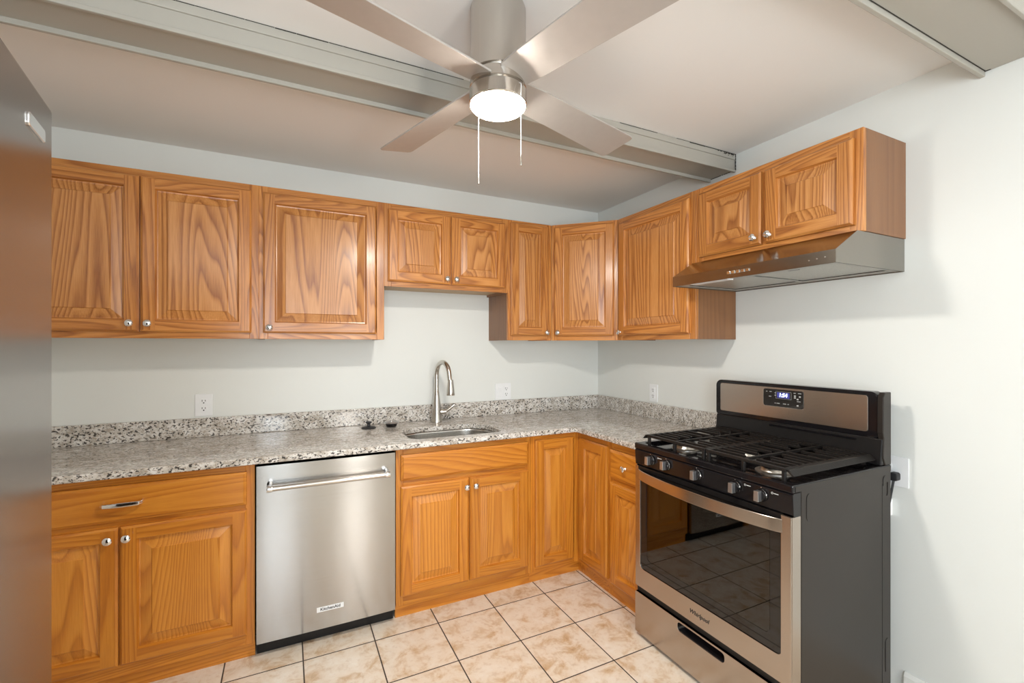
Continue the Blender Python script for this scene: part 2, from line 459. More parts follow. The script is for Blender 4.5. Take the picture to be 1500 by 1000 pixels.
# flaking paint and dark open joint where the first beam meets ceiling and wall
cr = MB()
x = -2.55
while x < -0.02:
    ln = random.uniform(0.04, 0.14)
    if random.random() < (0.9 if (x > -0.75 or x < -1.75) else 0.45):
        th = random.uniform(0.0014, 0.003) * (1.7 if x > -0.35 else 1)
        cr.box(x, min(x + ln, -0.004), -1.2195, -1.2165, H - th, H - 0.0002)
    x += ln * 1.02
for i in range(26):
    xx = -0.02 - abs(random.gauss(0, 0.05)); zz = H - abs(random.gauss(0, 0.008))
    s = random.uniform(0.002, 0.007)
    cr.prism([(xx, zz), (xx + s * 1.8, zz - s * .3), (xx + s * 1.2, zz - s), (xx - s * .4, zz - s * .6)], 'y', -1.2192, -1.217)
z = 2.31
while z < H:
    ln = random.uniform(0.008, 0.02)
    cr.box(-0.006, -0.0015, -1.2198, -1.217, z, z + ln * 0.85); z += ln
for i in range(12):
    y = -1.21 + i * 0.014
    cr.box(-0.006, -0.0015, y, y + random.uniform(0.007, 0.013), 2.310, 2.3117)
cr.build('paint_crack', 'caulk', b1)
cr = MB()
cr.box(-1.2, -0.010, -2.203, -2.2005, 2.3108, 2.3122)
cr.box(-0.012, -0.008, -2.215, -2.19, 2.3108, 2.3122)
cr.build('paint_crack', 'caulk', b2)

# ------------------------------------------------------------------ cabinet parts
def knob_mesh():
    mb = MB()
    mb.lathe([(0.008, 0), (0.008, 0.003), (0.0055, 0.006), (0.0055, 0.012), (0.012, 0.016), (0.0155, 0.020), (0.0155, 0.023), (0.012, 0.027), (0.006, 0.029), (0.001, 0.0295)], axis='y', n=24)
    return mb
KM = None
def knob(parent, x, z, y=-0.0205):
    global KM
    if KM is None:
        o = knob_mesh().build('knob', 'chrome', parent, (x, y, z), smooth=True); KM = o
    else:
        o = KM.copy(); COL.objects.link(o); o.parent = parent; o.location = (x, y, z)
    return o

def door(parent, x0, x1, z0, z1, yf, mats=('oak_v', 'oak_h', 'oak_p'), kn=None, name='door', s=0.052, t=0.020):
    """raised panel door; object origin at its lower left back corner, face towards -y"""
    w_, h_ = x1 - x0, z1 - z0
    mb = MB()
    # stiles (full height) and rails with eased outer edge
    e = 0.005
    def ring(i1, d1, i2, d2, mv, mh):
        a = [(i1, -d1, i1), (w_ - i1, -d1, i1), (w_ - i1, -d1, h_ - i1), (i1, -d1, h_ - i1)]
        b = [(i2, -d2, i2), (w_ - i2, -d2, i2), (w_ - i2, -d2, h_ - i2), (i2, -d2, h_ - i2)]
        for k, mm in ((0, mh), (1, mv), (2, mh), (3, mv)):
            mb.add([a[k], a[(k + 1) % 4], b[(k + 1) % 4], b[k]], [(0, 1, 2, 3)], mm)
    ring(0, 0, 0, t - 0.006, 0, 1)
    ring(0, t - 0.006, 0.003, t - 0.004, 0, 1)
    ring(0.003, t - 0.004, e + 0.003, t, 0, 1)
    q = e + 0.003
    mb.add([(q, -t, q), (s, -t, q), (s, -t, h_ - q), (q, -t, h_ - q)], [(0, 1, 2, 3)], 0)
    mb.add([(w_ - s, -t, q), (w_ - q, -t, q), (w_ - q, -t, h_ - q), (w_ - s, -t, h_ - q)], [(0, 1, 2, 3)], 0)
    mb.add([(s, -t, q), (w_ - s, -t, q), (w_ - s, -t, s), (s, -t, s)], [(0, 1, 2, 3)], 1)
    mb.add([(s, -t, h_ - s), (w_ - s, -t, h_ - s), (w_ - s, -t, h_ - q), (s, -t, h_ - q)], [(0, 1, 2, 3)], 1)
    ring(s, t, s + 0.002, t - 0.005, 0, 1)
    ring(s + 0.002, t - 0.005, s + 0.005, t - 0.0125, 0, 1)
    ring(s + 0.005, t - 0.0125, s + 0.010, t - 0.0135, 2, 2)
    r = min(0.036, (min(w_, h_) - 2 * s) * 0.22)
    ring(s + 0.010, t - 0.0135, s + 0.010 + r * 0.55, t - 0.0085, 2, 2)
    ring(s + 0.010 + r * 0.55, t - 0.0085, s + 0.010 + r, t - 0.0045, 2, 2)
    ring(s + 0.010 + r, t - 0.0045, s + 0.013 + r, t - 0.001, 2, 2)
    k = s + 0.013 + r
    mb.add([(k, -t + 0.001, k), (w_ - k, -t + 0.001, k), (w_ - k, -t + 0.001, h_ - k), (k, -t + 0.001, h_ - k)], [(0, 1, 2, 3)], 2)
    mb.add([(0, 0, 0), (w_, 0, 0), (w_, 0, h_), (0, 0, h_)], [(3, 2, 1, 0)], 0)
    o = mb.build(name, mats, parent, (x0, yf, z0))
    if kn: knob(o, kn[0] - x0, kn[1] - z0, -t)
    return o

def drawer_front(parent, x0, x1, z0, z1, yf, m='base_h', name='drawer', t=0.020):
    w_, h_ = x1 - x0, z1 - z0
    mb = MB()
    def ring(i1, d1, i2, d2):
        a = [(i1, -d1, i1), (w_ - i1, -d1, i1), (w_ - i1, -d1, h_ - i1), (i1, -d1, h_ - i1)]
        b = [(i2, -d2, i2), (w_ - i2, -d2, i2), (w_ - i2, -d2, h_ - i2), (i2, -d2, h_ - i2)]
        for k in range(4): mb.add([a[k], a[(k + 1) % 4], b[(k + 1) % 4], b[k]], [(0, 1, 2, 3)])
    ring(0, 0, 0, t - 0.008); ring(0, t - 0.008, 0.004, t - 0.005); ring(0.004, t - 0.005, 0.007, t - 0.004); ring(0.007, t - 0.004, 0.012, t)
    mb.add([(0.012, -t, 0.012), (w_ - 0.012, -t, 0.012), (w_ - 0.012, -t, h_ - 0.012), (0.012, -t, h_ - 0.012)], [(0, 1, 2, 3)])
    mb.add([(0, 0, 0), (w_, 0, 0), (w_, 0, h_), (0, 0, h_)], [(3, 2, 1, 0)])
    return mb.build(name, m, parent, (x0, yf, z0))

def frame(parent, x0, x1, z0, z1, yf, mv, mh, stile=0.04, top=0.045, bot=0.04, mids=(), rails=(), th=0.019):
    """face frame: vertical stiles (slot 0) and horizontal rails (slot 1)"""
    mb = MB()
    mb.box(x0, x0 + stile, yf, yf + th, z0, z1, 0); mb.box(x1 - stile, x1, yf, yf + th, z0, z1, 0)
    mb.box(x0 + stile, x1 - stile, yf, yf + th, z0, z0 + bot, 1); mb.box(x0 + stile, x1 - stile, yf, yf + th, z1 - top, z1, 1)
    for m_ in mids: mb.box(m_ - 0.03, m_ + 0.03, yf, yf + th, z0 + bot, (rails[0] - 0.02) if rails else z1 - top, 0)
    for r_ in rails: mb.box(x0 + stile, x1 - stile, yf, yf + th, r_ - 0.02, r_ + 0.02, 1)
    return mb.build('face_frame', [mv, mh], parent, bevel=0.0012, seg=1)

D = 0.302            # wall cabinet depth
B = 1.395; TOP = 2.157
GW = 'oak wall cabinets'; GB = 'oak base cabinets'
def wall_cab(label, org, rot, w_, z0, doors, stile=0.04, mids=()):
    t = thing('wall_cabinet', label, 'cabinet', org, rot, GW)
    c = MB(); yb = -0.001; yf = -D + 0.019
    for xs in (0, w_ - 0.015): MB().box(xs, xs + 0.015, yf, yb, z0, TOP).build('side_panel', ['side'], t, bevel=0.0008, seg=1)
    c = MB(); c.box(0.015, w_ - 0.015, yf, yb, z0 + 0.014, z0 + 0.026); c.box(0.015, w_ - 0.015, yf, yb, TOP - 0.014, TOP - 0.002)
    c.box(0.015, w_ - 0.015, yb - 0.006, yb, z0 + 0.026, TOP - 0.014)
    c.build('cabinet_box', ['inside'], t)
    frame(t, 0, w_, z0, TOP, -D, 'oak_v', 'oak_h', stile, mids=mids)
    for d in doors: door(t, d[0], d[1], d[2], d[3], -D, kn=(d[4], d[5]))
    return t

X1, X2, X3, X4 = -2.303, -1.693, -0.929, -0.606
x0 = -3.22
wall_cab('two-door oak wall cabinet at the far left, partly behind the refrigerator', (x0, 0, 0), 0, X1 - x0, B,
         [(-3.19 - x0, -2.772 - x0, 1.425, 2.125, -2.803 - x0, 1.462), (-2.766 - x0, -2.334 - x0, 1.425, 2.125, -2.738 - x0, 1.462)], mids=(-2.769 - x0,))
wall_cab('single wide-door oak wall cabinet above the dishwasher, knob at lower left', (X1, 0, 0), 0, X2 - X1, B,
         [(0.019, 0.565, 1.425, 2.125, 0.047, 1.452)])
wall_cab('short two-door oak wall cabinet hung high above the sink', (X2, 0, 0), 0, X3 - X2, 1.693,
         [(0.019, 0.381, 1.722, 2.125, 0.357, 1.752), (0.389, 0.740, 1.722, 2.125, 0.414, 1.752)], mids=(0.385,))
wall_cab('narrow tall oak wall cabinet with one door, left of the corner cabinet', (X3, 0, 0), 0, X4 - X3, B,
         [(0.017, 0.290, 1.425, 2.14, 0.268, 1.447)], stile=0.035)
RX = -PI / 2
wall_cab('tall single-door oak wall cabinet between the corner cabinet and range hood', (0, X4, 0), RX, 1.218 - 0.606, B,
         [(0.024, 0.578, 1.425, 2.125, 0.046, 1.446)])
wall_cab('short two-door oak wall cabinet directly above the range hood', (0, -1.218, 0), RX, 1.972 - 1.218, 1.780,
         [(0.030, 0.366, 1.806, 2.125, 0.340, 1.838), (0.383, 0.727, 1.806, 2.125, 0.409, 1.838)], stile=0.045, mids=(0.374,))
# diagonal corner wall cabinet
t = thing('wall_cabinet', 'diagonal oak wall cabinet with one door in the room corner', 'cabinet', (0, 0, 0), 0, GW)
c = MB(); o_ = 0.012
c.prism([(-0.605, -0.001), (-0.605, -D + o_), (-D + o_, -0.605), (-0.001, -0.605), (-0.001, -0.001)], 'z', B + 0.012, TOP - 0.002)
c.build('cabinet_box', ['inside'], t)
dl = math.hypot(0.604 - D, 0.604 - D)
fr = MB()
for a, b_, c0, c1, mi in ((0, 0.035, B, TOP, 0), (dl - 0.035, dl, B, TOP, 0), (0.035, dl - 0.035, B, B + 0.04, 1), (0.035, dl - 0.035, TOP - 0.045, TOP, 1)):
    fr.box(a, b_, 0, 0.019, c0, c1, mi)
fo2 = fr.build('face_frame', ['oak_v', 'oak_h'], t, (-0.604, -D, 0), -PI / 4)
dd = door(t, 0.020, 0.405, 1.425, 2.14, 0, kn=(0.046, 1.447))
Rm = Matrix.Rotation(-PI / 4, 4, 'Z')
p = Vector((-0.604, -D, 0)) + Rm @ Vector((0.020, 0, 1.425))
dd.location = p; dd.rotation_euler = (0, 0, -PI / 4)

# ------------------------------------------------------------------ base cabinets
BD_ = 0.608; CT = 0.8506           # front of face frames, underside of the stone
BM3 = ('base_v', 'base_h', 'base_p')
def base_box(t, x0, x1):
    c = MB()
    c.box(x0 + 0.001, x0 + 0.016, -BD_ + 0.019, -0.001, 0.07, CT - 0.001); c.box(x1 - 0.016, x1 - 0.001, -BD_ + 0.019, -0.001, 0.07, CT - 0.001)
    c.box(x0 + 0.016, x1 - 0.016, -BD_ + 0.019, -0.001, 0.07, 0.085)
    c.box(x0 + 0.016, x1 - 0.016, -0.008, -0.001, 0.085, CT - 0.001)
    c.build('cabinet_box', ['side'], t)
    k = MB(); k.box(x0, x1, -0.588, -0.572, 0, 0.07); k.build('toe_board', ['base_h'], t)
t = thing('base_cabinet', 'oak base cabinet left of the dishwasher with one wide drawer over two doors', 'cabinet', (-3.22, 0, 0), 0, GB)
W1 = -2.303 + 3.22
base_box(t, 0, W1)
frame(t, 0, W1, 0.065, CT - 0.0005, -BD_, 'base_v', 'base_h', 0.035, 0.045, 0.05, mids=(0.457,), rails=(0.663,))
dr = drawer_front(t, 0.03, W1 - 0.03, 0.676, 0.818, -BD_)
pull = MB()
pull.tube([(-0.062, -0.002, 0), (-0.062, -0.016, 0), (-0.055, -0.024, 0), (-0.03, -0.028, 0), (0, -0.029, 0), (0.03, -0.028, 0), (0.055, -0.024, 0), (0.062, -0.016, 0), (0.062, -0.002, 0)],
          [0.008, 0.0075, 0.0075, 0.0085, 0.009, 0.0085, 0.0075, 0.0075, 0.008], n=10, flat=(1, 0.45))
pull.build('pull_handle', 'chrome', dr, (0.470 - 0.03, -0.020, 0.749 - 0.676), smooth=True)
door(t, 0.03, 0.4535, 0.115, 0.655, -BD_, BM3, kn=(0.427, 0.614))
door(t, 0.4605, W1 - 0.03, 0.115, 0.655, -BD_, BM3, kn=(0.483, 0.614))

t = thing('base_cabinet', 'oak sink base cabinet with false drawer panel over two doors, right of dishwasher', 'cabinet', (-1.693, 0, 0), 0, GB)
W2 = 0.761
base_box(t, 0, W2)
frame(t, 0, W2, 0.065, CT - 0.0005, -BD_, 'base_v', 'base_h', 0.035, 0.045, 0.05, mids=(0.383,), rails=(0.672,))
drawer_front(t, 0.022, 0.739, 0.690, 0.817, -BD_, name='false_drawer_panel')
door(t, 0.022, 0.379, 0.115, 0.660, -BD_, BM3, kn=(0.363, 0.618))
door(t, 0.387, 0.737, 0.115, 0.660, -BD_, BM3, kn=(0.414, 0.618))

t = thing('corner_base_cabinet', 'oak corner base cabinet with two plain tall doors meeting at right angles', 'cabinet', (0, 0, 0), 0, GB)
c = MB(); q = BD_ - 0.019
c.prism([(-0.931, -0.001), (-0.931, -q), (-q, -q), (-q, -0.912), (-0.001, -0.912), (-0.001, -0.001)], 'z', 0.07, CT - 0.001)
c.build('cabinet_box', ['side'], t)
k = MB(); k.box(-0.931, -0.572, -0.588, -0.572, 0, 0.07); k.build('toe_board', ['base_h'], t)
k = MB(); k.box(-0.588, -0.572, -0.912, -0.588, 0, 0.07); k.build('toe_board', ['base_h'], t)
f1 = MB(); zt = CT - 0.0005
f1.box(-0.931, -0.905, -BD_, -q, 0.065, zt, 0); f1.box(-0.635, -0.608, -BD_, -q, 0.065, zt, 0)
f1.box(-0.905, -0.635, -BD_, -q, 0.065, 0.115, 1); f1.box(-0.905, -0.635, -BD_, -q, zt - 0.045, zt, 1)
f1.build('face_frame', ['base_v', 'base_h'], t)
f1 = MB()
f1.box(0, 0.030, 0, 0.019, 0.065, zt, 0); f1.box(0.284, 0.304, 0, 0.019, 0.065, zt, 0)
f1.box(0.030, 0.284, 0, 0.019, 0.065, 0.115, 1); f1.box(0.030, 0.284, 0, 0.019, zt - 0.045, zt, 1)
f1.build('face_frame', ['base_v', 'base_h'], t, (-BD_, -0.608, 0), RX)
door(t, -0.907, -0.647, 0.097, 0.820, -BD_, BM3)
dd = door(t, 0, 0.262, 0.097, 0.815, 0, BM3)
dd.location = (-BD_, -0.643, 0.097); dd.rotation_euler = (0, 0, RX)

t = thing('base_cabinet', 'narrow oak base cabinet with small drawer over door, left of the range', 'cabinet', (0, -0.912, 0), RX, GB)
W4 = 0.292
base_box(t, 0, W4)
frame(t, 0, W4, 0.065, zt, -BD_, 'base_v', 'base_h', 0.03, 0.045, 0.05, rails=(0.643,))
dr = drawer_front(t, 0.018, 0.276, 0.655, 0.806, -BD_)
knob(dr, 0.129, 0.076, -0.020)
door(t, 0.018, 0.276, 0.092, 0.632, -BD_, BM3)

# ------------------------------------------------------------------ worktop, sink, tap
ZC = 0.8806
ct = thing('countertop', 'L-shaped speckled cream and black granite worktop with upstand along both walls', 'countertop', (0, 0, CT))
outer = [(-3.249, -0.001), (-3.249, -0.65), (-0.66, -0.65), (-0.652, -0.654), (-0.65, -0.66), (-0.65, -1.204), (-0.001, -1.204), (-0.001, -0.001)]
hole = rrect(-1.605, -1.085, -0.578, -0.245, [0.07, 0.07, 0.15, 0.13], 8)
holed('slab', outer, hole, 'z', 0, ZC - CT, 'granite', ct, bevel=0.008, seg=3)
MB().box(-3.249, -0.0005, -0.021, -0.0005, ZC - CT, ZC - CT + 0.1).build('upstand', 'granite', ct, bevel=0.003)
MB().box(-0.021, -0.0005, -1.204, -0.0212, ZC - CT, ZC - CT + 0.1).build('upstand', 'granite', ct, bevel=0.003)

sk = MB()
ro = rrect(-1.612, -1.078, -0.584, -0.238, [0.075, 0.075, 0.155, 0.135], 8)
rb = rrect(-1.585, -1.105, -0.565, -0.265, [0.06, 0.06, 0.12, 0.10], 8)
n_ = len(ro)
levels = [(ro, 0.0), (ro, -0.012), (rb, -0.165), ([(-1.345 + (a + 1.345) * 0.9, -0.415 + (b + 0.415) * 0.88) for a, b in rb], -0.178)]
vs = []
for pl, zz in levels: vs += [(a, b, CT - 0.0005 + zz) for a, b in pl]
fs = []
for j in range(3):
    for i in range(n_): fs.append((j * n_ + i, j * n_ + (i + 1) % n_, (j + 1) * n_ + (i + 1) % n_, (j + 1) * n_ + i))
fs.append(tuple(3 * n_ + i for i in range(n_)))
sk.add(vs, fs)
tg = thing('sink', 'stainless steel undermount sink bowl set in the granite worktop', 'sink', (-1.345, -0.415, CT - 0.18))
so = sk.build('bowl', 'sink', tg, (1.345, 0.415, -(CT - 0.18)), smooth=True)
md = so.modifiers.new('solid', 'SOLIDIFY'); md.thickness = 0.0015; md.offset = 0
MB().lathe([(0.045, 0), (0.045, 0.003), (0.038, 0.004), (0.030, 0.001), (0.001, 0.001)], (0, 0, 0.003)).build('drain', 'chrome', tg, smooth=True)

fx, fy = -1.332, -0.105
t = thing('faucet', 'brushed nickel gooseneck pull-down faucet standing behind the sink', 'faucet', (fx, fy, ZC + 0.0006))
MB().lathe([(0.036, 0), (0.036, 0.006), (0.034, 0.012), (0.032, 0.05), (0.026, 0.11), (0.0195, 0.165), (0.0158, 0.19), (0.0142, 0.195)]).build('body', 'nickel', t, smooth=True)
pth = [(0, 0, 0.18), (0, 0, 0.25), (0, 0, 0.295)]
for i in range(1, 15):
    a = PI * i / 15 * 1.02
    pth.append((0.014 * (1 - math.cos(a)), -0.083 * (1 - math.cos(a)), 0.295 + 0.083 * math.sin(a)))
pth.append((0.029, -0.172, 0.272))
MB().tube(pth, 0.0145, n=16).build('spout', 'nickel', t, smooth=True)
MB().lathe([(0.0245, 0), (0.0255, 0.004), (0.024, 0.022), (0.0195, 0.06), (0.0165, 0.085), (0.016, 0.092), (0.0145, 0.093)], (0.032, -0.178, 0.183)).build('spray_head', 'nickel', t, smooth=True)
hd = MB()
hd.tube([(0.018, -0.004, 0.062), (0.058, -0.012, 0.064)], [0.019, 0.018], n=16)
hd.tube([(0.05, -0.011, 0.066), (0.072, -0.014, 0.074), (0.095, -0.018, 0.092), (0.112, -0.02, 0.104)], [0.013, 0.011, 0.0085, 0.007], n=12)
hd.build('lever_handle', 'nickel', t, smooth=True)

t = thing('drain_stopper', 'low black drain stopper with knob grip, lying left of the faucet', 'stopper', (-1.751, -0.142, ZC + 0.0006))
MB().lathe([(0.040, 0), (0.042, 0.003), (0.036, 0.008), (0.018, 0.012), (0.010, 0.014)]).build('flange', 'black_rubber', t, smooth=True)
MB().lathe([(0.010, 0.013), (0.009, 0.026), (0.016, 0.030), (0.018, 0.034), (0.016, 0.038), (0.002, 0.040)]).build('grip', 'black_rubber', t, smooth=True)
t = thing('sink_strainer', 'dark metal basket strainer upside down between stopper and faucet', 'strainer', (-1.622, -0.150, ZC + 0.0006))
MB().lathe([(0.022, 0), (0.030, 0.004), (0.034, 0.018), (0.036, 0.022)]).build('basket', 'black_satin', t, smooth=True)
MB().lathe([(0.044, 0.022), (0.045, 0.025), (0.040, 0.030), (0.012, 0.031), (0.010, 0.036), (0.002, 0.037)]).build('rim', 'knob_face', t, smooth=True)

# ------------------------------------------------------------------ dishwasher
t = thing('dishwasher', 'stainless steel built-in dishwasher with bar handle, under the granite worktop', 'dishwasher', (-2.296, 0, 0))
W = 0.594
MB().box(0.006, W - 0.006, -0.59, -0.03, 0.012, 0.846).build('tub', 'black_satin', t)
dp = MB()
# slightly bowed front panel
n_ = 24; top_, bot_ = 0.838, 0.068
fr = [(W * i / n_, -0.634 - 0.0035 * math.sin(PI * i / n_)) for i in range(n_ + 1)]
dp.prism(fr + [(W, -0.59), (0, -0.59)], 'z', bot_, top_)
dpo = dp.build('door_panel', 'steel_dw', t, smooth=True, angle=20)
MB().box(0.0, W, -0.585, -0.575, 0, 0.066).build('toe_panel', 'black_satin', t)
hb = MB()
hb.tube([(0.052, -0.682, 0.748), (W - 0.045, -0.682, 0.748)], 0.0115, n=18)
hbo = hb.build('handle', 'nickel', dpo, smooth=True)
for xx in (0.052, W - 0.045):
    e_ = MB(); e_.lathe([(0.014, -0.011), (0.0145, -0.009), (0.0145, 0.009), (0.014, 0.011)], (xx, -0.682, 0.748), axis='x', n=20)
    e_.tube([(xx, -0.636, 0.757), (xx, -0.672, 0.754)], [0.0125, 0.011], n=14)
    e_.build('handle_bracket', 'chrome', dpo, smooth=True)
bd = MB().prism(rrect(0.240, 0.356, 0.146, 0.168, 0.001, 2), 'y', -0.6385, -0.635).build('badge', 'white_plastic', dpo)
text('badge_lettering', 'KitchenAid', 0.0185, 'slot', bd, (0.298, -0.6387, 0.157), (PI / 2, 0, 0), 0.0003, 1.04, bold=0.0004)

# ------------------------------------------------------------------ range
R0 = -1.214; RW = 0.751
t = thing('gas_range', 'freestanding gas range in stainless and black with cast iron grates', 'range', (0, R0, 0), RX)
F = -0.70
body = MB()
body.box(0.002, 0.02, -0.655, -0.092, 0.055, 0.887); body.box(RW - 0.02, RW - 0.002, -0.655, -0.092, 0.055, 0.887)
body.box(0.02, RW - 0.02, -0.655, -0.092, 0.055, 0.075); body.box(0.02, RW - 0.02, -0.100, -0.092, 0.075, 0.887)
body.build('body', 'range_side', t, bevel=0.003)
# pressed outline and seam on the visible right side
xr = RW - 0.0022
def arc(cy, cz, r_, a0, a1, n=8): return [(xr + 0.0008, cy + r_ * math.cos(a0 + (a1 - a0) * i / n), cz + r_ * math.sin(a0 + (a1 - a0) * i / n)) for i in range(n + 1)]
MB().box(xr, xr + 0.0009, -0.155, -0.1535, 0.06, 0.84).build('side_seam', 'black_satin', t)
for pp in (arc(-0.612, 0.852, 0.014, PI / 2, PI) + arc(-0.612, 0.79, 0.014, PI, 1.5 * PI),
           arc(-0.135, 0.852, 0.014, PI / 2, PI) + [(xr + 0.0008, -0.149, 0.83)],
           [(xr + 0.0008, -0.118, 0.84)] + arc(-0.13, 0.80, 0.012, 0, -PI / 3),
           arc(-0.118, 0.23, 0.014, PI / 2, PI) + [(xr + 0.0008, -0.132, 0.12)]):
    MB().tube(pp, 0.0013, n=6).build('side_pressing', 'black_satin', t, smooth=True)
cv = MB()
cv.box(0.03, RW - 0.03, -0.64, -0.18, 0.29, 0.30); cv.box(0.03, RW - 0.03, -0.64, -0.18, 0.77, 0.78)
cv.box(0.03, 0.04, -0.64, -0.18, 0.30, 0.77); cv.box(RW - 0.04, RW - 0.03, -0.64, -0.18, 0.30, 0.77); cv.box(0.04, RW - 0.04, -0.19, -0.18, 0.30, 0.77)
cv.build('oven_cavity', 'oven_inside', t)
for zz in (0.62, 0.47):
    rk = MB()
    rk.tube([(0.045, -0.60, zz), (RW - 0.045, -0.60, zz)], 0.003, n=8)
    rk.tube([(0.045, -0.22, zz), (RW - 0.045, -0.22, zz)], 0.003, n=8)
    for i in range(15):
        xx = 0.05 + (RW - 0.10) * i / 14
        rk.tube([(xx, -0.60, zz + 0.003), (xx, -0.22, zz + 0.003)], 0.0016, n=6)
    rk.build('oven_rack', 'chrome', t, smooth=True)
# oven door
od = holed('oven_door', rrect(0.003, RW - 0.003, 0.236, 0.800, 0.004, 2), rrect(0.034, 0.712, 0.325, 0.790, [0.022, 0.022, 0.002, 0.002], 6), 'y', F, F + 0.045, 'steel_range', t, bevel=0.003)
holed('window_surround', rrect(0.033, 0.713, 0.324, 0.791, 0.002, 2), rrect(0.075, 0.668, 0.375, 0.735, 0.02, 6), 'y', F + 0.004, F + 0.008, 'black_glass', od)
MB().prism(rrect(0.076, 0.667, 0.376, 0.734, 0.02, 6), 'y', F + 0.0045, F + 0.0075).build('window_glass', 'glass', od)
MB().box(0.024, 0.711, F - 0.0012, F + 0.010, 0.782, 0.8004).build('door_top', 'black_satin', od)
hn = MB(); n_ = 28; pf = []; pb = []
xa, xb = 0.022, 0.724
for i in range(n_ + 1):
    u = i / n_; xx = xa + (xb - xa) * u; bow = 0.050 * (1 - (2 * u - 1) ** 2) ** 0.75 if 0 < u < 1 else 0
    pf.append((xx, F - 0.003 - bow)); pb.append((xx, F + 0.005 - bow))
hn.prism(pf + pb[::-1], 'z', 0.740, 0.786)
hn.build('handle', 'steel_range', od, bevel=0.002, smooth=True, angle=30)
po = MB(); po.box(0.712, RW - 0.004, F - 0.006, F, 0.237, 0.800); po.build('right_trim', 'steel_range', od, bevel=0.002)
text('brand_script', 'Whirlpool', 0.024, 'slot', od, (0.372, F - 0.0006, 0.280), (PI / 2, 0, 0), 0.0008, 0.95, 0.25)
# drawer
dro = holed('drawer', rrect(0.003, RW - 0.003, 0.020, 0.208, 0.004, 2), rrect(0.262, 0.492, 0.163, 0.200, 0.014, 6), 'y', F - 0.002, F + 0.03, 'steel_range', t, bevel=0.0025)
MB().box(0.02, RW - 0.02, F + 0.0305, -0.655, 0.022, 0.20).build('drawer_box', 'black_satin', dro)
hp = MB(); hp.box(0.255, 0.50, F + 0.024, F + 0.029, 0.158, 0.204)
hp.box(0.266, 0.488, F - 0.001, F + 0.024, 0.163, 0.167)
hp.build('finger_pull', 'black_gloss', dro)
MB().box(0.006, RW - 0.006, F + 0.01, -0.656, 0.209, 0.235).build('door_gap', 'black_satin', t)
for xx in (0.05, RW - 0.05):
    for yy in (-0.645, -0.15):
        MB().lathe([(0.020, 0), (0.021, 0.004), (0.017, 0.012), (0.008, 0.014), (0.008, 0.058)], (xx, yy, 0)).build('foot', 'black_rubber', t, smooth=True)
# control panel and cooktop
cp = MB()
cp.prism([(F + 0.012, 0.799), (F + 0.002, 0.806), (F - 0.002, 0.872), (F + 0.004, 0.878), (-0.657, 0.878), (-0.657, 0.799)], 'x', 0.001, RW - 0.001)
cpo = cp.build('control_panel', 'black_gloss', t, bevel=0.002)
for xx in (0.105, 0.198, 0.362, 0.538, 0.640):
    kb = MB()
    kb.lathe([(0.021, 0), (0.0225, 0.004), (0.0205, 0.009), (0.019, 0.012), (0.017, 0.013)], (0, 0, 0), axis='y', n=28, m=0)
    kb.prism([(-0.0095, -0.018), (0.0095, -0.018), (0.0085, 0.018), (-0.0085, 0.018)], 'y', -0.030, -0.010, 1)
    ko = kb.build('control_knob', ['black_gloss', 'knob_face'], t, (xx, F - 0.0005, 0.843), bevel=0.0015)
    rg = MB(); n_ = 28
    rg.tube([(0.0215 * math.cos(2 * PI * i / n_), -0.0035, 0.0215 * math.sin(2 * PI * i / n_)) for i in range(n_ + 1)], 0.0009, n=6)
    rg.tube([(0, -0.002, 0.026), (0, -0.002, 0.0285)], 0.0015, n=6)
    rg.build('chrome_ring', 'chrome', ko, smooth=True)
for xx in (0.150, 0.578, 0.680):
    mk = MB()
    rp = [(xx + 0.0032 * math.cos(2 * PI * i / 12), F - 0.0016, 0.862 + 0.0032 * math.sin(2 * PI * i / 12)) for i in range(13)]
    mk.tube(rp, 0.0005, n=5); mk.box(xx + 0.006, xx + 0.022, F - 0.0020, F - 0.001, 0.8612, 0.8628)
    mk.build('panel_marking', 'white_mark', cpo)
top = holed('cooktop', [(0, F - 0.004), (RW, F - 0.004), (RW, -0.094), (0, -0.094)], rrect(0.03, RW - 0.03, -0.672, -0.16, 0.02, 5), 'z', 0.8785, 0.905, 'black_gloss', t, bevel=0.005, seg=3)
MB().prism(rrect(0.026, RW - 0.026, -0.676, -0.156, 0.02, 5), 'z', 0.884, 0.892).build('burner_pan', 'black_gloss', top)
st_ = MB(); st_.box(RW - 0.001, RW + 0.0015, -0.690, -0.10, 0.882, 0.900); st_.build('side_trim', 'range_side', top)
for (bx, by, rr) in ((0.165, -0.545, 0.046), (0.165, -0.275, 0.036), (0.585, -0.545, 0.050), (0.585, -0.275, 0.036), (0.375, -0.41, 0.044)):
    bo = MB().lathe([(rr + 0.016, 0), (rr + 0.016, 0.003), (rr + 0.002, 0.006), (rr - 0.004, 0.016), (rr - 0.006, 0.018)], (0, 0, 0)).build('burner', 'burner_alu', t, (bx, by, 0.892), smooth=True)
    MB().lathe([(rr - 0.004, 0.018), (rr, 0.020), (rr, 0.025), (rr - 0.006, 0.029), (0.002, 0.030)], (0, 0, 0)).build('burner_cap', 'iron', bo, smooth=True)
